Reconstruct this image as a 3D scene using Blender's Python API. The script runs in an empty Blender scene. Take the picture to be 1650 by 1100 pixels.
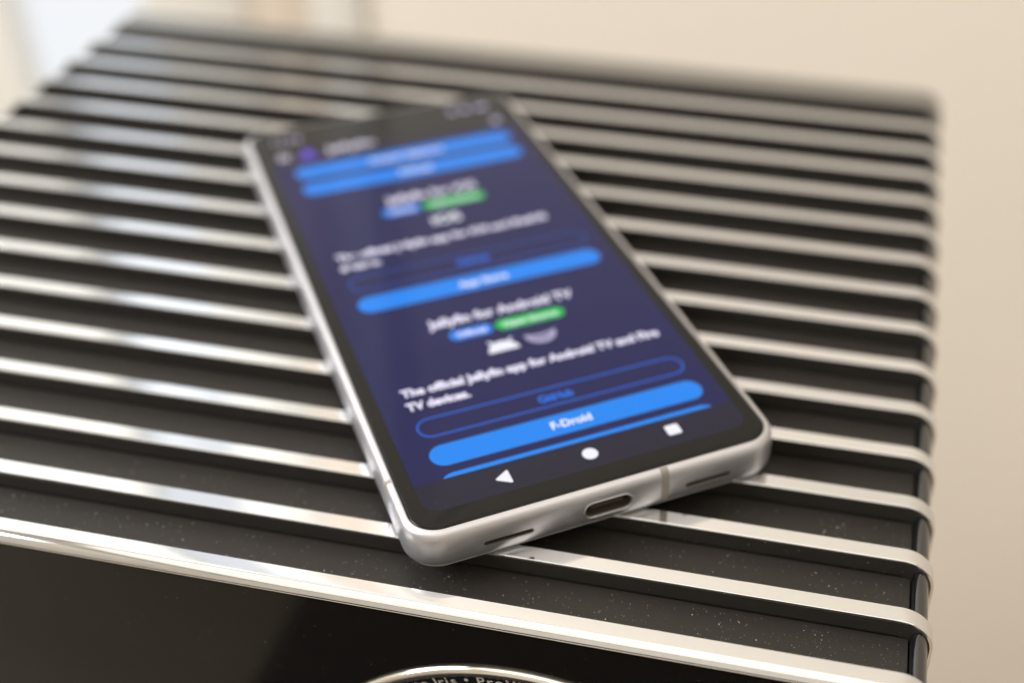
import bpy, bmesh, math, random
from mathutils import Vector, Matrix

random.seed(7)
S = 0.001                                   # everything below is written in millimetres
sc = bpy.context.scene
col = sc.collection

# ------------------------------------------------------------------ camera
cd = bpy.data.cameras.new('camera'); cam = bpy.data.objects.new('camera', cd); col.objects.link(cam)
sc.camera = cam
cam.location = (-24.547*S, -139.398*S, 167.214*S)
cam.rotation_euler = (0.928381, -0.010089, 0.211064)
cd.sensor_width = 36.0
cd.lens = 45.2305
cd.shift_x = -156.129/1650; cd.shift_y = 3.863/1650
cd.clip_start = 0.01; cd.clip_end = 50
cd.dof.use_dof = True
_ax = cam.rotation_euler.to_matrix() @ Vector((0, 0, -1))
cd.dof.focus_distance = (Vector((-58, 10, 4))*S-cam.location).dot(_ax)
cd.dof.aperture_fstop = 5.9
cd.dof.aperture_blades = 0

# ------------------------------------------------------------------ world (dim room all round)
w = bpy.data.worlds.new('World'); sc.world = w; w.use_nodes = True
bg = w.node_tree.nodes['Background']
bg.inputs[0].default_value = (1.0, 0.93, 0.85, 1); bg.inputs[1].default_value = 0.16

# ------------------------------------------------------------------ view
sc.view_settings.view_transform = 'Standard'; sc.view_settings.look = 'None'
sc.view_settings.exposure = 0; sc.view_settings.gamma = 1
sc.cycles.max_bounces = 8

# ------------------------------------------------------------------ lamps
def area(name, loc, target, size, size_y, energy, color):
    l = bpy.data.lights.new(name, 'AREA'); l.shape = 'RECTANGLE'; l.size = size*S; l.size_y = size_y*S
    l.energy = energy; l.color = color
    o = bpy.data.objects.new(name, l); col.objects.link(o); o.location = Vector(loc)*S
    o.rotation_euler = (Vector(target)-Vector(loc)).to_track_quat('-Z', 'Y').to_euler()
    return o
area('ceiling_fill', (300, -950, 2080), (300, -949, 0), 3300, 2900, 27, (1.0, 0.945, 0.86))  # added warm fill as wide as the room, acts as a bright ceiling
area('window_light', (-1480, -250, 750), (-100, 0, 100), 1000, 1400, 60, (0.94, 0.97, 1.0))

# ------------------------------------------------------------------ helpers
def new_mat(name, base, rough=0.5, metal=0.0, **kw):
    m = bpy.data.materials.new(name); m.use_nodes = True
    b = m.node_tree.nodes['Principled BSDF']
    b.inputs['Base Color'].default_value = (*base, 1); b.inputs['Roughness'].default_value = rough
    b.inputs['Metallic'].default_value = metal
    for k, v in kw.items():
        b.inputs[k.replace('_', ' ')].default_value = v
    return m
def nodes(m): return m.node_tree.nodes, m.node_tree.links, m.node_tree.nodes['Principled BSDF']
def coords(m, scale=(1, 1, 1)):
    n, l, b = nodes(m)
    tc = n.new('ShaderNodeTexCoord'); mp = n.new('ShaderNodeMapping'); mp.inputs['Scale'].default_value = scale
    l.new(tc.outputs['Object'], mp.inputs['Vector']); return mp.outputs['Vector']
def noise(m, scale, detail=3, stretch=(1, 1, 1)):
    n, l, b = nodes(m); t = n.new('ShaderNodeTexNoise'); t.inputs['Scale'].default_value = scale
    t.inputs['Detail'].default_value = detail; l.new(coords(m, stretch), t.inputs['Vector']); return t.outputs['Fac']
def ramp(m, fac, a, b_, ca, cb):
    n, l, b = nodes(m); r = n.new('ShaderNodeValToRGB'); r.color_ramp.elements[0].position = a
    r.color_ramp.elements[1].position = b_; r.color_ramp.elements[0].color = (*ca, 1); r.color_ramp.elements[1].color = (*cb, 1)
    l.new(fac, r.inputs['Fac']); return r.outputs['Color']
def rough_noise(m, scale, lo, hi, stretch=(1, 1, 1)):
    n, l, b = nodes(m); l.new(ramp(m, noise(m, scale, 4, stretch), .35, .7, (lo,)*3, (hi,)*3), b.inputs['Roughness'])
def bump(m, scale, strength, dist, stretch=(1, 1, 1)):
    n, l, b = nodes(m); bp = n.new('ShaderNodeBump'); bp.inputs['Strength'].default_value = strength
    bp.inputs['Distance'].default_value = dist; l.new(noise(m, scale, 3, stretch), bp.inputs['Height']); l.new(bp.outputs['Normal'], b.inputs['Normal'])

def link(name, me, mat, parent=None, smooth=True, angle=35):
    if not isinstance(me, bpy.types.Mesh):
        bm = me; me = bpy.data.meshes.new(name)
        bmesh.ops.recalc_face_normals(bm, faces=bm.faces); bm.to_mesh(me); bm.free()
    if mat and not me.materials: me.materials.append(mat)
    if smooth:
        for p in me.polygons: p.use_smooth = True
        me.set_sharp_from_angle(angle=math.radians(angle))
    o = bpy.data.objects.new(name, me); col.objects.link(o)
    if parent: o.parent = parent
    return o
def tag(o, label=None, cat=None, group=None, kind=None):
    for k, v in (('label', label), ('category', cat), ('group', group), ('kind', kind)):
        if v: o[k] = v
    return o
def empty(name, loc=(0, 0, 0), rz=0):
    o = bpy.data.objects.new(name, None); col.objects.link(o); o.location = Vector(loc)*S; o.rotation_euler.z = rz
    o.empty_display_size = 0.02
    return o
def box(bm, x0, x1, y0, y1, z0, z1):
    vs = [bm.verts.new((x*S, y*S, z*S)) for x in (x0, x1) for y in (y0, y1) for z in (z0, z1)]
    for f in ((0, 1, 3, 2), (4, 6, 7, 5), (0, 4, 5, 1), (2, 3, 7, 6), (0, 2, 6, 4), (1, 5, 7, 3)):
        bm.faces.new([vs[i] for i in f])
def bevel(bm, r, seg=2):
    bmesh.ops.bevel(bm, geom=bm.edges[:], offset=r*S, segments=seg, affect='EDGES', profile=0.5)
def boxobj(name, dims, mat, parent=None, r=0):
    bm = bmesh.new(); box(bm, *dims)
    if r: bevel(bm, r)
    return link(name, bm, mat, parent)
def poly_extrude(bm, pts, axis_fn, a, b):
    """solid from a closed outline: axis_fn(p, t) -> xyz in mm"""
    A = [bm.verts.new(Vector(axis_fn(p, a))*S) for p in pts]; B = [bm.verts.new(Vector(axis_fn(p, b))*S) for p in pts]
    n = len(pts)
    for i in range(n):
        j = (i+1) % n; bm.faces.new((A[i], A[j], B[j], B[i]))
    bm.faces.new(A[::-1]); bm.faces.new(B)
def sweep(bm, profile, path, closed_path=False):
    """profile [(y, n)], path [(x, z, nx, nz)] ; vertex = (x+n*nx, y, z+n*nz)"""
    rings = []
    for (x, z, nx, nz) in path:
        rings.append([bm.verts.new(((x+n*nx)*S, y*S, (z+n*nz)*S)) for (y, n) in profile])
    m = len(profile)
    for a, b in zip(rings, rings[1:]):
        for i in range(m):
            j = (i+1) % m; bm.faces.new((a[i], a[j], b[j], b[i]))
    bm.faces.new(rings[0][::-1]); bm.faces.new(rings[-1])
def arc(cx, cy, r, a0, a1, n):
    return [(cx+r*math.cos(math.radians(a0+(a1-a0)*i/n)), cy+r*math.sin(math.radians(a0+(a1-a0)*i/n))) for i in range(n+1)]
def rrect(x0, y0, x1, y1, r, n=10):
    return (arc(x1-r, y0+r, r, -90, 0, n)+arc(x1-r, y1-r, r, 0, 90, n)+arc(x0+r, y1-r, r, 90, 180, n)+arc(x0+r, y0+r, r, 180, 270, n))

# ------------------------------------------------------------------ materials
M = {}
M['cap'] = new_mat('polished_metal', (0.91, 0.905, 0.895), 0.04, 1.0); rough_noise(M['cap'], 60, 0.025, 0.07, (.2, 1, 1))
_n, _l, _b = nodes(M['cap']); _oi = _n.new('ShaderNodeObjectInfo'); _r = _n.new('ShaderNodeValToRGB')
_r.color_ramp.elements[0].color = (0.72, 0.73, 0.745, 1); _r.color_ramp.elements[1].color = (0.81, 0.815, 0.825, 1)
_l.new(_oi.outputs['Random'], _r.inputs['Fac']); _l.new(_r.outputs['Color'], _b.inputs['Base Color'])
bump(M['cap'], 25, .012, .0004, (.3, 1, 1))
def dusty(name, base, dust, rough):
    m = new_mat(name, base, rough); n, l, b = nodes(m)
    fine = ramp(m, noise(m, 3500, 2), .62, .78, (0,)*3, (1,)*3); big = ramp(m, noise(m, 45, 4), .35, .7, (.1,)*3, (1,)*3)
    mul = n.new('ShaderNodeMath'); mul.operation = 'MULTIPLY'; l.new(fine, mul.inputs[0]); l.new(big, mul.inputs[1])
    mix = n.new('ShaderNodeMix'); mix.data_type = 'RGBA'; mix.inputs[6].default_value = (*base, 1); mix.inputs[7].default_value = (*dust, 1)
    l.new(mul.outputs[0], mix.inputs[0]); l.new(mix.outputs[2], b.inputs['Base Color']); bump(m, 2500, .25, .00005)
    return m
M['matte'] = dusty('dusty_black_plastic', (0.023, 0.019, 0.016), (0.09, 0.082, 0.073), 0.5)
M['matte'].node_tree.nodes['Principled BSDF'].inputs['Specular IOR Level'].default_value = 0.32
M['face'] = dusty('matte_black_plastic', (0.023, 0.0195, 0.0165), (0.07, 0.063, 0.056), 0.5)
M['rear'] = new_mat('smoked_metal', (0.30, 0.295, 0.285), 0.22, 1.0)
M['gloss'] = new_mat('gloss_black', (0.006, 0.006, 0.0065), 0.06, IOR=1.85); rough_noise(M['gloss'], 40, .03, .10)
M['panel'] = new_mat('front_gloss_black', (0.006, 0.0048, 0.0038), 0.10); rough_noise(M['panel'], 500, .08, .14)
M['chrome'] = new_mat('lens_chrome', (0.88, 0.85, 0.80), 0.12, 1.0)
M['print'] = new_mat('grey_print', (0.55, 0.51, 0.46), 0.5)
M['glass_dark'] = new_mat('lens_glass', (0.004, 0.004, 0.006), 0.02)
M['alu'] = new_mat('satin_aluminium', (0.61, 0.605, 0.635), 0.40, 0.92); rough_noise(M['alu'], 900, .38, .47); 
M['antenna'] = new_mat('antenna_plastic', (0.27, 0.245, 0.22), 0.5)
M['back'] = new_mat('back_glass', (0.42, 0.41, 0.40), 0.2)
M['hole'] = new_mat('port_inside', (0.11, 0.085, 0.065), 0.45, 0.5)
M['glass'] = new_mat('cover_glass', (0.004, 0.004, 0.004), 0.035, IOR=1.33)
def glow(name, c, s=1.0):
    return new_mat(name, (0.002, 0.002, 0.002), 0.05, Emission_Color=(*c, 1), Emission_Strength=s, IOR=1.33)
M['page'] = glow('page_background', (0.004, 0.006, 0.078))
M['nav'] = glow('navigation_background', (0.008, 0.008, 0.028))
M['top'] = glow('header_background', (0.012, 0.012, 0.016))
M['blue'] = glow('button_blue', (0.0, 0.235, 0.88))
M['outline'] = glow('outline_blue', (0.005, 0.13, 0.72))
M['linktext'] = glow('link_blue', (0.0, 0.17, 0.85))
M['badge_b'] = glow('badge_blue', (0.0, 0.22, 0.85))
M['badge_g'] = glow('badge_green', (0.01, 0.56, 0.08))
M['white'] = glow('screen_white', (0.90, 0.90, 1.0))
M['ttext'] = glow('text_white', (0.90, 0.86, 1.05))
M['violet'] = glow('logo_violet', (0.13, 0.04, 0.62))
M['statust'] = glow('status_grey', (0.50, 0.46, 0.66))

for _k in ('glass', 'page', 'nav', 'top', 'blue'):
    rough_noise(M[_k], 70, .03, .11, (1, 1, 1))
# ------------------------------------------------------------------ the room
M['wall'] = new_mat('beige_wall_paint', (0.84, 0.775, 0.685), 0.8); bump(M['wall'], 160, .08, .002)
n_, l_, b_ = nodes(M['wall']); l_.new(ramp(M['wall'], noise(M['wall'], 4.5, 3), .3, .7, (0.86, 0.80, 0.71), (0.885, 0.815, 0.735)), b_.inputs['Base Color'])
M['wallc'] = new_mat('cream_white_paint', (0.86, 0.84, 0.79), 0.6)
M['tan'] = new_mat('tan_wood', (0.66, 0.44, 0.28), 0.5); 
n_, l_, b_ = nodes(M['tan']); l_.new(ramp(M['tan'], noise(M['tan'], 9, 4, (6, 6, .5)), .3, .7, (0.78, 0.67, 0.56), (0.83, 0.73, 0.62)), b_.inputs['Base Color'])
M['sky'] = new_mat('window_daylight', (0.05, 0.05, 0.05), 0.2, Emission_Color=(0.92, 0.955, 1.0, 1), Emission_Strength=0.90)
M['floor'] = new_mat('beige_floor', (0.45, 0.36, 0.27), 0.6)
M['table'] = new_mat('table_wood', (0.42, 0.33, 0.22), 0.45)
n_, l_, b_ = nodes(M['table']); l_.new(ramp(M['table'], noise(M['table'], 10, 5, (1, 9, 1)), .3, .7, (0.14, 0.11, 0.08), (0.20, 0.165, 0.12)), b_.inputs['Base Color'])
M['ceil'] = new_mat('ceiling_paint', (0.86, 0.84, 0.80), 0.8)

FZ = -830
tag(boxobj('wall', (-1540, -605, 600, 640, FZ, 2100), M['wallc']), kind='structure')
tag(boxobj('wall', (-338, 2400, 600, 640, FZ, 2100), M['wall']), kind='structure')
tag(boxobj('floor', (-1540, 2400, -2600, 640, FZ-20, FZ), M['floor']), kind='structure')
tag(boxobj('ceiling', (-1540, 2400, -2600, 640, 2100, 2120), M['ceil']), kind='structure')
tag(boxobj('wall', (-1540, 2400, -2640, -2602, FZ, 2100), M['ceil']), kind='structure')
tag(boxobj('wall', (-1540, -1500, -2600, 598, FZ, 2100), M['ceil']), kind='structure')
tag(boxobj('wall', (2360, 2400, -2600, 598, FZ, 2100), M['ceil']), kind='structure')
# tall glazed panel in the wall, left
win = tag(empty('window', (-521, 600, FZ)), 'tall bright bluish-white window at the far left behind the ribbed projector', 'window')
boxobj('pane', (-84, 26, 22, 26, 4, 2096-FZ), M['sky'], win)
boxobj('frame', (26, 101, -6, 40, 1, 2099-FZ), M['wallc'], win, 2)
tw = tag(empty('wooden_post', (-398, 600, FZ)), 'tan wooden upright on the wall right of the white window frame', 'post')
boxobj('upright', (-22, 21.5, -3, 40, 1, 2099-FZ), M['tan'], tw, 2)
wp = tag(empty('white_trim', (-357, 600, FZ)), 'narrow greyish-white upright trim between tan post and beige wall', 'trim')
boxobj('trim_board', (-18.5, 17.5, -5, 40, 1, 2099-FZ), M['wallc'], wp, 2)

# table under the projector (its top shows only as a reflection in the front panel)
TB = -128
tbl = tag(empty('side_table', (-300, 0, FZ)), 'brown wooden side table under the projector, mirrored in its black front', 'table')
boxobj('tabletop', (-300, 298, -330, 212, TB-25-FZ, TB-FZ), M['table'], tbl, 2)
for (x, y) in ((-280, -310), (278, -310), (-280, 190), (278, 190)):
    boxobj('leg', (x-15, x+15, y-15, y+15, 0, TB-25.5-FZ), M['table'], tbl, 2)
M['mat'] = new_mat('added_mat_black', (0.008, 0.0075, 0.007), 0.9)
mat_o = boxobj('added_dark_mat', (-168, -6, -300, -6, TB+.3, TB+2.3), M['mat'], None, .8)  # unseen, added only to blacken the right side of the front panel's reflection
tag(mat_o, 'unseen black mat added to darken the right part of the front panel reflection', 'mat')

# ------------------------------------------------------------------ the projector
P, RW, D, W, NR = 14.1373, 3.25, 4.376, 264.5, 16
YE = (NR-1)*P+10.9
proj = tag(empty('projector', (0.95, 0, TB)), 'glossy black projector with bright metal ribs across its top', 'projector')
OZ = -TB                                    # local z offset: rib top is z = 0 in world
def arch(R, inset=0.0, zlow=-126.0, n=14):
    """outer arch from the right foot over the top to the left foot, with outward normals"""
    pts = [(-inset, zlow, 1, 0)]
    r = R-inset
    for i in range(n+1):
        a = math.radians(90*i/n); pts.append((-R+r*math.cos(a), -R+r*math.sin(a), math.cos(a), math.sin(a)))
    for i in range(n+1):
        a = math.radians(90+90*i/n); pts.append((-W+R+r*math.cos(a), -R+r*math.sin(a), math.cos(a), math.sin(a)))
    pts.append((-W+inset, zlow, -1, 0))
    return [(x, z+OZ, nx, nz) for (x, z, nx, nz) in pts]
A0 = arch(6.2)
cap_t = 0.5
b = 0.16
def cap_profile(y0, y1):
    return [(y0, -cap_t), (y0, -b), (y0+b*.3, -b*.3), (y0+b, 0), (y1-b, 0), (y1-b*.3, -b*.3), (y1, -b), (y1, -cap_t)]
bm = bmesh.new(); sweep(bm, cap_profile(0, RW), A0); cap_me = bpy.data.meshes.new('metal_cap'); bmesh.ops.recalc_face_normals(bm, faces=bm.faces); bm.to_mesh(cap_me); bm.free()
bm = bmesh.new(); sweep(bm, [(1.1, -cap_t-5.4), (1.6, -D+.62), (0.06, -D+.62), (0.06, -cap_t), (RW-0.06, -cap_t), (RW-.06, -cap_t-5.4)], A0)
rib_me = bpy.data.meshes.new('rib'); bmesh.ops.recalc_face_normals(bm, faces=bm.faces); bm.to_mesh(rib_me); bm.free()
for k in range(1, NR-1):
    r = link('rib', rib_me, M['face'], proj, angle=14); r.location = (0, (k*P+random.uniform(-.09, .09))*S, random.uniform(-.05, .03)*S)
    link('metal_cap', cap_me, M['cap'], r, angle=14)
# the front trim: a wider bar whose front edge rolls over
bm = bmesh.new(); sweep(bm, [(0.0, -5.4), (0, -.5), (.15, -.15), (.5, 0), (10.2, 0), (10.8, -.25), (11.0, -.8), (11.0, -5.4)], A0)
rb = link('rear_bar', bm, M['rear'], proj); rb.location = (0, (NR-1)*P*S, 0)
prof = [(RW, -.5), (RW, -.16), (RW-.16, 0)] + [(0.9, 0)]
prof += [(0.9-2.3*math.sin(math.radians(a)), -2.3+2.3*math.cos(math.radians(a))) for a in range(6, 61, 6)]
prof += [(-1.22, -1.35), (-1.22, -1.5), (0.3, -1.5), (0.3, -1.0)]
bm = bmesh.new(); sweep(bm, prof, A0); tr = link('front_trim', bm, M['cap'], proj, angle=14)
bm = bmesh.new(); sweep(bm, [(-1.14, -1.72), (-1.22, -1.82), (-1.14, -1.95), (0.35, -1.95), (0.35, -1.72)], A0); link('trim_seam', bm, M['chrome'], tr)
bm = bmesh.new(); sweep(bm, [(0.36, -7), (0.36, -.55), (RW-.06, -.55), (RW-.06, -7)], A0); link('rib', bm, M['face'], proj)
# core shell with glossy side rails, open recess between them
def core_outline():
    r = [(-1.9, -126), (-1.9, -10)]
    r[-1] = (-1.0, -6.4)
    r += [(-3.2+2.2*math.cos(math.radians(a)), -5.3+3.2*math.sin(math.radians(a))) for a in range(5, 91, 8)]
    r += [(-3.45, -2.25), (-3.75, -2.6), (-4.0, -3.2), (-4.1, -4.0), (-4.15, -5.9)]
    l = [(-W-x, z) for x, z in r][::-1]
    return [(x, z+OZ) for x, z in r+l]
bm = bmesh.new(); poly_extrude(bm, core_outline(), lambda p, t: (p[0], t, p[1]), 0.6, YE+0.0)
link('shell', bm, M['gloss'], proj)
# recessed floors between the ribs (a narrow dark slot stays open at the foot of each rib)
for k in range(0, NR-1):
    bm = bmesh.new(); box(bm, -W+4.3, -4.3, RW+0.02, P+.35, OZ-5.0, OZ-D); bevel(bm, .08, 1)
    o = link('groove_floor', bm, M['matte'], proj); o.location = (0, k*P*S, 0)
# front panel (glossy), just behind the trim
fp = [(x, z) for x, z in [(-1.2, 2), (-1.2, OZ-8)]]
out = [(-1.2, 2.0)] + [(-6.2+5.0*math.cos(math.radians(a)), OZ-7.1+4.9*math.sin(math.radians(a))) for a in range(0, 91, 10)]
out += [(-W-x, z) for x, z in out][::-1]
bm = bmesh.new(); poly_extrude(bm, out, lambda p, t: (p[0], t, p[1]), -1.0, 0.34)
link('front_panel', bm, M['panel'], proj)
bm = bmesh.new(); poly_extrude(bm, out, lambda p, t: (p[0], t, p[1]), YE+0.05, YE+2.4); link('rear_panel', bm, M['gloss'], proj)
for x in (-30, -W+30):
    for y in (25, YE-25):
        bm = bmesh.new(); bmesh.ops.create_cone(bm, cap_ends=True, segments=24, radius1=9*S, radius2=9*S, depth=2*S)
        f = link('foot', bm, M['matte'], proj); f.location = (x*S, y*S, 1.0*S)
# lens ring on the front
LC = (-68.9, OZ-56.8); LR = 45.1
lens = empty('lens', (LC[0], -1.0, LC[1])); lens.parent = proj
def lathe_y(prof, n=128):                   # prof [(r, y)] about the local y axis
    bm = bmesh.new(); rings = []
    for i in range(n):
        a = 2*math.pi*i/n; rings.append([bm.verts.new((r*math.cos(a)*S, y*S, r*math.sin(a)*S)) for r, y in prof])
    for i in range(n):
        a, b2 = rings[i], rings[(i+1) % n]
        for j in range(len(prof)-1): bm.faces.new((a[j], a[j+1], b2[j+1], b2[j]))
    bmesh.ops.remove_doubles(bm, verts=bm.verts, dist=1e-7)
    return bm
ring_p = [(LR, 0.1), (LR, -.1)]+[(LR-1.2+1.2*math.cos(math.radians(a)), -.1-1.0*math.sin(math.radians(a))) for a in range(15, 166, 15)]+[(LR-2.35, -.4), (LR-2.35, .1)]
link('lens_ring', lathe_y(ring_p), M['chrome'], lens)
link('lens_barrel', lathe_y([(LR-2.4, -0.25), (32, -.25), (31.5, -.6), (30.5, -.6), (26, -.12), (0, -.1)]), M['gloss'], lens)
link('lens_glass', lathe_y([(25.5, -.2), (22, -2.2), (14, -4.6), (6, -5.7), (0, -5.9)], 64), M['glass_dark'], lens)

def text_mesh(s, size, bold=0.0, align='CENTER', spacing=1.0):
    c = bpy.data.curves.new('t', 'FONT'); c.body = s; c.size = size*S; c.align_x = align; c.align_y = 'BOTTOM_BASELINE' if False else 'TOP_BASELINE'
    c.offset = bold*S; c.space_character = spacing; c.resolution_u = 4
    o = bpy.data.objects.new('t', c); col.objects.link(o)
    bpy.context.view_layer.update()
    me = bpy.data.meshes.new_from_object(o.evaluated_get(bpy.context.evaluated_depsgraph_get()))
    bpy.data.objects.remove(o)
    me.materials.clear()
    return me
def mesh_bounds(me):
    xs = [v.co.x for v in me.vertices]; ys = [v.co.y for v in me.vertices]
    return (min(xs)/S, max(xs)/S, min(ys)/S, max(ys)/S) if xs else (0, 0, 0, 0)
# lettering round the ring; each glyph stands on radius 38.9
s = 'Auto Iris \u2022 ProVi'
adv = {'A': 2.9, 'u': 2.25, 't': 1.45, 'o': 2.2, ' ': 1.1, 'I': 1.1, 'r': 1.55, 'i': 1.0, 's': 2.0, '\u2022': 1.7, 'P': 2.35, 'V': 2.6}
x_dot = sum(adv[c]*.84 for c in s[:10])+adv['\u2022']*.42
pos = 0
for ch in s:
    a_ = adv[ch]*.84; mid = pos+a_/2; pos += a_
    if ch == ' ': continue
    th = math.radians(90)-(mid-x_dot)/39.5+math.radians(14.0)
    if ch == '\u2022':
        me = bpy.data.meshes.new('dot'); bm = bmesh.new(); bmesh.ops.create_circle(bm, cap_ends=True, segments=16, radius=.38*S, matrix=Matrix.Translation((0, 1.3*S, 0))); bm.to_mesh(me); bm.free()
    else:
        me = text_mesh(ch, 3.1, 0.03)
        me.transform(Matrix.Translation((-sum(mesh_bounds(me)[:2])/2*S, 0, 0)))
    g = link('lettering', me, M['print'], lens, smooth=False)
    g.location = (40.3*math.cos(th)*S, -0.27*S, 40.3*math.sin(th)*S)
    g.rotation_euler = (math.radians(90), -(th-math.pi/2), 0)
    g.rotation_mode = 'XYZ'
    g.matrix_local = Matrix.Translation(g.location) @ Matrix.Rotation(-(th-math.pi/2), 4, 'Y') @ Matrix.Rotation(math.radians(90), 4, 'X')

# ------------------------------------------------------------------ the phone
H, GW, GL = 8.7, 69.8, 157.0
TH = 0.613279
ph = tag(empty('smartphone', (-88.182, 7.239, 0.02), TH), 'silver smartphone lying diagonally on the ribs with its screen lit', 'phone')
BU = 1.7
def fring(off, z, n=10):
    return [(x, y, z) for x, y in rrect(-off, -off, GW+off, GL+off, 5.2+off, n)]
def loft(bm, rings):
    R = [[bm.verts.new(Vector(p)*S) for p in r] for r in rings]; n = len(R[0])
    for a, b2 in zip(R, R[1:]):
        for i in range(n):
            j = (i+1) % n; bm.faces.new((a[i], a[j], b2[j], b2[i]))
    return R
# side profile from the back edge up to the glass lip
side = [(-0.9, 0.50), (0.60, 0.52), (1.05, 0.78), (1.38, 1.25), (1.55, 1.95), (1.63, 2.8), (1.67, 3.8), (1.67, 4.8), (1.63, 5.8), (1.54, 6.8), (1.34, 7.65), (0.98, 8.2), (0.25, 8.46), (0.06, 8.44), (0.03, 8.2), (-0.9, 8.15)]
bm = bmesh.new(); R = loft(bm, [fring(o_, z, 12) for o_, z in side]); bm.faces.new(R[0][::-1]); bm.faces.new(R[-1])
bmesh.ops.recalc_face_normals(bm, faces=bm.faces)
fme = bpy.data.meshes.new('frame'); bm.to_mesh(fme); bm.free()
fo = bpy.data.objects.new('tmp_frame', fme); col.objects.link(fo)
ports = [(35.3, 4.15, 9.1, 3.1, 3.6), (16.2, 3.55, 9.4, 1.15, 1.2), (55.4, 3.55, 9.4, 1.15, 1.2)]   # u, z, length, height, depth
bm = bmesh.new()
for (u, z, L_, h_, dp) in ports:
    poly_extrude(bm, rrect(u-L_/2, z-h_/2, u+L_/2, z+h_/2, h_/2-.01, 6), lambda p, t: (p[0], t, p[1]), -6, -BU+dp)
bmesh.ops.recalc_face_normals(bm, faces=bm.faces)
cme = bpy.data.meshes.new('cut'); bm.to_mesh(cme); bm.free(); co = bpy.data.objects.new('tmp_cut', cme); col.objects.link(co)
md = fo.modifiers.new('b', 'BOOLEAN'); md.operation = 'DIFFERENCE'; md.solver = 'EXACT'; md.object = co
bpy.context.view_layer.update()
fm2 = bpy.data.meshes.new_from_object(fo.evaluated_get(bpy.context.evaluated_depsgraph_get()))
bpy.data.objects.remove(fo); bpy.data.objects.remove(co)
fm2.materials.clear()
frame = link('frame', fm2, M['alu'], ph, angle=40)
# linings of the openings
for (u, z, L_, h_, dp) in ports:
    o_ = rrect(u-L_/2+.03, z-h_/2+.03, u+L_/2-.03, z+h_/2-.03, h_/2-.04, 6); i_ = rrect(u-L_/2+.2, z-h_/2+.2, u+L_/2-.2, z+h_/2-.2, h_/2-.21, 6)
    bm = bmesh.new(); y0 = -BU+.22; y1 = -BU+dp-.05
    rr = [[bm.verts.new((x*S, y*S, q*S)) for x, q in pts] for pts, y in ((o_, y0), (i_, y0), (i_, y1))]
    for a, b2 in zip(rr, rr[1:]):
        for i in range(len(a)):
            j = (i+1) % len(a); bm.faces.new((a[i], a[j], b2[j], b2[i]))
    bm.faces.new(rr[-1])
    link('usb_port' if h_ > 2 else 'speaker_slot', bm, M['hole'], ph)
    if h_ > 2: rim_u = (u, z, L_, h_)
u, z, L_, h_ = rim_u
bmt = bmesh.new(); box(bmt, u-3.2, u+3.2, -BU+.9, -BU+3.5, z-.35, z+.35); link('port_tongue', bmt, M['hole'], ph)
# thin raised rim round the port
bm = bmesh.new()
def fy(z):                                   # frame surface position at height z
    pts = [(q[1], q[0]) for q in side[1:13]]
    for (z0, o0), (z1, o1) in zip(pts, pts[1:]):
        if z0 <= z <= z1: return -(o0+(o1-o0)*(z-z0)/(z1-z0))
    return -1.7
ro = rrect(u-L_/2-.42, z-h_/2-.42, u+L_/2+.42, z+h_/2+.42, h_/2+.41, 8); ri = rrect(u-L_/2-.0, z-h_/2-.0, u+L_/2+.0, z+h_/2+.0, h_/2-.01, 8)
rm = rrect(u-L_/2-.2, z-h_/2-.2, u+L_/2+.2, z+h_/2+.2, h_/2+.19, 8)
V3 = [[bm.verts.new((x*S, (fy(q)-e)*S, q*S)) for x, q in pts] for pts, e in ((ro, -.03), (rm, .10), (ri, -.2))]
for a, b2 in zip(V3, V3[1:]):
    for i in range(len(a)):
        j = (i+1) % len(a); bm.faces.new((a[i], a[j], b2[j], b2[i]))
link('port_rim', bm, M['alu'], ph, angle=80)
# antenna lines: narrow plastic inlays that follow the side profile
def antenna(edge, t, wd):
    bm = bmesh.new(); rr = []
    for q in (t-wd/2, t+wd/2):
        rr.append([bm.verts.new(Vector((q, -o_-.012, z) if edge == 'bottom' else (q, GL+o_+.012, z) if edge == 'top' else
                   (-o_-.012, q, z) if edge == 'left' else (GW+o_+.012, q, z))*S) for o_, z in side[1:14]])
    for i in range(len(rr[0])-1): bm.faces.new((rr[0][i], rr[0][i+1], rr[1][i+1], rr[1][i]))
    link('antenna_line', bm, M['antenna'], ph, angle=60)
antenna('bottom', 46.6, 1.6); antenna('left', 15.2, 1.1); antenna('right', 138, 1.1); antenna('top', 22, 1.2)
# buttons on the right side
for (v0, v1) in ((92, 103), (108, 128)):
    bm = bmesh.new(); box(bm, GW+1.4, GW+2.1, v0, v1, 3.2, 5.4); bevel(bm, .3); link('side_button', bm, M['alu'], ph)
# back cover
bm = bmesh.new(); R = loft(bm, [fring(o_, z, 12) for o_, z in ((-1.2, 0), (.1, .02), (.6, .12), (.72, .26), (.62, .42), (-.6, .44))]); bm.faces.new(R[0][::-1]); bm.faces.new(R[-1]); link('back_cover', bm, M['back'], ph)
# cover glass with a softly rolled edge
bm = bmesh.new(); R = loft(bm, [[(x, y, z) for x, y in rrect(i, i, GW-i, GL-i, 5.2-i, 12)] for i, z in ((.10, 8.2), (.02, 8.36), (.05, 8.50), (.16, 8.60), (.38, 8.67), (.75, 8.70))])
bm.faces.new(R[0][::-1]); bm.faces.new(R[-1])
link('cover_glass', bm, M['glass'], ph, angle=60)

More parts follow.
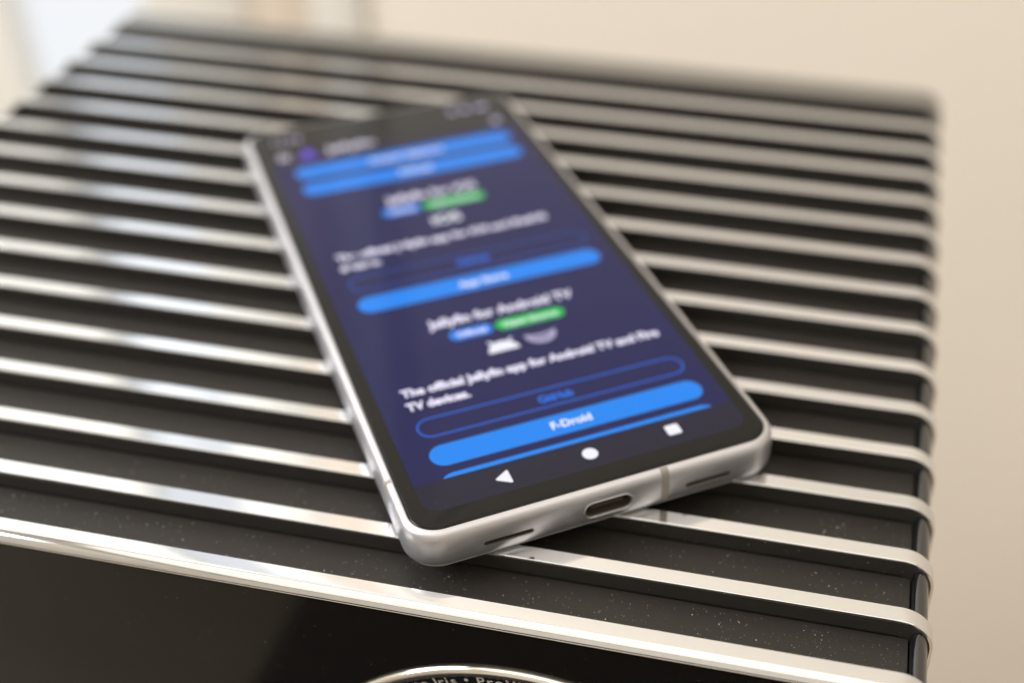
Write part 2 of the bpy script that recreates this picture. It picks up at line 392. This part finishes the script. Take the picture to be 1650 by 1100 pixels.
# ---- the lit display and what it shows (u to the right, v up the screen, from the glass corner)
zs = 8.712
def VY(v): return .25+1.0115*v
def flat(name, outline, mat, parent, z):
    bm = bmesh.new(); bm.faces.new([bm.verts.new((x*S, VY(y)*S, z*S)) for x, y in outline]); return link(name, bm, mat, parent, smooth=False)
DX0, DX1, DY0, DY1 = 3.0, 66.9, 3.9, 152.0
scr = flat('screen', rrect(DX0, DY0, DX1, DY1, 3.2, 10), M['nav'], ph, zs)
CB = 11.25                                    # lower edge of the page, above the navigation bar
flat('page', [(DX0+.05, CB), (DX1-.05, CB), (DX1-.05, 135.6), (DX0+.05, 135.6)], M['page'], scr, zs+.008)
flat('header_bar', rrect(DX0+.05, 135.65, DX1-.05, DY1-.05, 3.1, 8), M['top'], scr, zs+.008)
Z1, Z2 = zs+.016, zs+.024
BL, BR = 7.9, 63.3
def pill(name, c, h, mat, x0=BL, x1=BR, z=Z1, n=12): return flat(name, rrect(x0, c-h/2, x1, c+h/2, h/2-.001, n), mat, scr, z)
def ring_pill(c, h, t=.36):
    o_ = rrect(BL, c-h/2, BR, c+h/2, h/2-.001, 14); i_ = rrect(BL+t, c-h/2+t, BR-t, c+h/2-t, h/2-t-.001, 14)
    bm = bmesh.new(); A = [bm.verts.new((x*S, VY(y)*S, Z1*S)) for x, y in o_]; B = [bm.verts.new((x*S, VY(y)*S, Z1*S)) for x, y in i_]
    for i in range(len(A)):
        j = (i+1) % len(A); bm.faces.new((A[i], A[j], B[j], B[i]))
    return link('outlined_button', bm, M['outline'], scr, smooth=False)
def text(name, s_, x0, x1, base, cap, mat, z=Z2, bold=.09):
    """text fitted into [x0, x1] with the given cap height"""
    me = text_mesh(s_, cap/.70, bold, 'LEFT'); a_, b2, c_, d_ = mesh_bounds(me)
    k = (x1-x0)/max(b2-a_, .01)
    me.transform(Matrix.Translation((x0*S, VY(base)*S, z*S)) @ Matrix.Diagonal((k, 1, 1, 1)) @ Matrix.Translation((-a_*S, 0, 0)))
    return link(name, me, mat, scr, smooth=False)
# page, from the bottom up
top_c = 9.15; hh = 5.8
full = [p for p in rrect(BL, 12.4-5.8, BR, 12.4, 2.899, 14) if p[1] > CB+.06]
xr = [p for p in full if p[0] > 35]; xl = [p for p in full if p[0] < 35]
def clipx(r, cy, yy): return math.sqrt(max(r*r-(yy-cy)**2, 0))
cx_ = clipx(2.9, 9.5, CB+.06)
flat('button', [(BL+2.9-cx_, CB+.06), (BR-2.9+cx_, CB+.06)]+xr+xl, M['blue'], scr, Z1)
pill('button', 17.4, 5.8, M['blue']); text('button_label', 'F-Droid', 31.7, 39.9, 16.5, 2.0, M['white'])
ring_pill(25.7, 5.6); text('button_label', 'GitHub', 32.2, 39.4, 24.6, 2.0, M['linktext'])
text('paragraph_text', 'TV devices.', 7.9, 20.6, 31.7, 2.25, M['ttext'], bold=.15)
text('paragraph_text', 'The official Jellyfin app for Android TV and Fire', 8.0, 63.0, 36.0, 2.25, M['ttext'], bold=.15)
# app icons
def shape(name, outline, mat=M['ttext'], z=Z1): return flat(name, outline, mat, scr, z)
ax, ay = 31.6, 43.0
dome = [(ax-3.3, ay), (ax+3.3, ay)]+arc(ax, ay, 3.3, 8, 52, 5)+[(ax+2.75, ay+3.75), (ax+2.35, ay+3.95), (ax+1.6, ay+2.9)]+arc(ax, ay, 3.3, 66, 114, 5)+[(ax-2.35, ay+3.95), (ax-2.75, ay+3.75)]+arc(ax, ay, 3.3, 128, 172, 5)
shape('app_icon', dome, M['white'])
M['mute'] = glow('muted_icon', (0.40, 0.37, 0.56))
shape('app_icon', [(36.9, 46.4)]+arc(40.2, 46.0, 3.45, 188, 352, 14)+[(43.6, 46.4), (42.4, 45.9), (40.2, 45.6), (38.0, 45.9)], M['mute'])
flat('icon_smile', [(38.3, 44.9), (38.9, 44.4), (40.2, 44.05), (41.5, 44.4), (42.1, 44.9), (41.7, 45.0), (40.2, 44.5), (38.7, 45.0)], M['page'], scr, Z2)
pill('badge', 51.5, 3.5, M['badge_b'], 22.4, 31.9); text('badge_label', 'Official', 24.0, 30.4, 50.7, 1.6, M['ttext'], bold=.06)
pill('badge', 51.5, 3.5, M['badge_g'], 32.6, 47.8); text('badge_label', 'Open Source', 34.2, 46.2, 50.7, 1.6, M['ttext'], bold=.06)
text('heading_text', 'Jellyfin for Android TV', 19.3, 51.8, 55.6, 2.75, M['ttext'], bold=.15)
pill('button', 68.8, 5.8, M['blue'], 7.7); text('button_label', 'App Store', 30.0, 41.2, 67.8, 2.0, M['white'])
ring_pill(77.1, 5.6, .2); text('button_label', 'GitHub', 32.4, 39.8, 76.2, 2.0, M['linktext'])
text('paragraph_text', 'devices.', 7.6, 16.8, 83.4, 2.2, M['ttext'], bold=.15)
text('paragraph_text', 'The official Jellyfin app for iOS and iPadOS', 7.7, 58.0, 87.7, 2.2, M['ttext'], bold=.15)
text('app_icon', 'iOS', 32.4, 39.4, 94.9, 3.2, M['white'], bold=.16)
pill('badge', 103.7, 3.5, M['badge_b'], 22.4, 31.9); text('badge_label', 'Official', 24.0, 30.4, 102.9, 1.6, M['ttext'], bold=.06)
pill('badge', 103.7, 3.5, M['badge_g'], 32.6, 47.8); text('badge_label', 'Open Source', 34.2, 46.2, 102.9, 1.6, M['ttext'], bold=.06)
text('heading_text', 'Jellyfin for iOS', 24.6, 47.2, 107.8, 2.75, M['ttext'], bold=.15)
pill('button', 121.2, 5.8, M['blue'], 7.5, 63.7); text('button_label', 'F-Droid', 31.8, 39.8, 120.3, 2.0, M['white'])
pill('button', 129.6, 5.8, M['blue'], 7.5, 63.7); text('button_label', 'Amazon Appstore', 26.0, 45.2, 128.7, 2.0, M['white'])
# header
for k in range(3): flat('menu_icon', [(5.0, 137.9+k*1.1), (7.9, 137.9+k*1.1), (7.9, 138.4+k*1.1), (5.0, 138.4+k*1.1)], M['ttext'], scr, Z1)
flat('page_logo', [(10.2, 137.0), (14.9, 137.0), (15.2, 137.5), (12.9, 141.7), (12.2, 141.7), (9.9, 137.5)], M['violet'], scr, Z1)
flat('page_logo', [(11.7, 138.1), (13.4, 138.1), (12.55, 139.8)], M['badge_b'], scr, Z2)
text('heading_text', 'Jellyfin', 17.2, 29.8, 138.1, 3.0, M['ttext'], bold=.08)
flat('header_icon', arc(63.0, 139.2, 1.3, 0, 345, 20), M['statust'], scr, Z1)
text('status_text', '11:14', 5.6, 12.6, 146.8, 2.2, M['statust'])
for (x_, w_) in ((52.6, 2.0), (56.2, 2.2), (60.3, 3.0)): flat('status_icon', rrect(x_, 146.8, x_+w_, 148.9, .6, 4), M['statust'], scr, Z1)
# navigation buttons
def rounded_poly(pts, r, n=4):
    out = []
    m = len(pts)
    for i in range(m):
        p0, p1, p2 = Vector(pts[i-1]), Vector(pts[i]), Vector(pts[(i+1) % m])
        a_ = p1+(p0-p1).normalized()*r; c_ = p1+(p2-p1).normalized()*r
        for k in range(n+1):
            t = k/n; q = a_.lerp(p1, t).lerp(p1.lerp(c_, t), t); out.append((q.x, q.y))
    return out
flat('navigation_icon', rounded_poly([(17.0, 7.55), (20.0, 5.65), (20.0, 9.45)], .55), M['white'], scr, Z1)
flat('navigation_icon', arc(35.6, 7.65, 1.5, 0, 350, 35), M['white'], scr, Z1)
flat('navigation_icon', rrect(51.3, 6.6, 54.1, 9.4, .45, 5), M['white'], scr, Z1)
flat('front_camera', arc(34.9, 148.0, 1.7, 0, 350, 24), M['glass'], scr, Z2)

# ------------------------------------------------------------------ dust lying in the grooves and on the faces
M['dust'] = new_mat('dust', (0.55, 0.51, 0.46), 0.9)
verts, faces = [], []
def speck(x, y, z, r, up):
    i = len(verts)
    a0 = random.random()*6.28
    for k in range(4):
        a = a0+k*math.pi/2; rr = r*random.uniform(.6, 1.2)
        if up: verts.append((x+rr*math.cos(a), y+rr*math.sin(a), z))
        else: verts.append((x+rr*math.cos(a), y, z+rr*math.sin(a)))
    verts.append((x, y-(0 if up else r*.5), z+(r*.5 if up else 0)))
    for k in range(4): faces.append((i+k, i+(k+1) % 4, i+4))
for k in range(0, 6):
    n = (1000, 650, 380, 220, 120, 80)[k]
    for _ in range(n):
        x = -6-240*random.random()**1.45 if k < 3 else -8-240*random.random()
        if random.random() < .45 and verts:           # clumps
            x += random.gauss(0, 2); x = min(-5, round(x/17)*17+random.gauss(0, 2.2)); 
        rad = random.choice((.035, .045, .055, .07, .08)) if random.random() < .94 else random.uniform(.1, .16)
        if random.random() < .74:
            speck(x, k*P+RW+.2+random.random()*10, -D+.01, rad, True)
        else:
            speck(x, (k+1)*P+.055, -.7-random.random()*3.1, rad*.8, False)
for _ in range(260):
    speck(random.uniform(-200, -4), -1.02, -3.5-30*random.random(), random.choice((.03, .04, .05, .06)), False)
for _ in range(34):                           # short lint fibres
    x, k = -8-150*random.random(), random.choice((0, 0, 0, 1, 1, 2)); y = k*P+RW+1+random.random()*9; a = random.random()*6.28; L_ = random.uniform(.25, .6)
    i = len(verts)
    for t in range(5):
        a += random.gauss(0, .4); x += L_*.3*math.cos(a); y += L_*.3*math.sin(a)
        verts += [(x-.018*math.sin(a), y+.018*math.cos(a), -D+.03+.02*t), (x+.018*math.sin(a), y-.018*math.cos(a), -D+.03+.02*t)]
    for t in range(4): faces.append((i+2*t, i+2*t+1, i+2*t+3, i+2*t+2))
me = bpy.data.meshes.new('dust_specks'); me.from_pydata([(x*S, y*S, z*S) for x, y, z in verts], [], faces)
d_o = link('dust_specks', me, M['dust'], None, smooth=False)
tag(d_o, 'pale dust specks scattered in the dark grooves near the front', 'dust', kind='stuff')
# a few specks and lint on the phone glass and rim
verts, faces = [], []
for _ in range(90):
    u_, v_ = random.uniform(1, GW-1), random.random()**1.5*110+.8
    speck(u_, v_, 8.74, random.choice((.03, .04, .05)), True)
me = bpy.data.meshes.new('glass_dust'); me.from_pydata([(x*S, y*S, z*S) for x, y, z in verts], [], faces)
g_o = link('glass_dust', me, M['dust'], ph, smooth=False); g_o['kind'] = 'stuff'
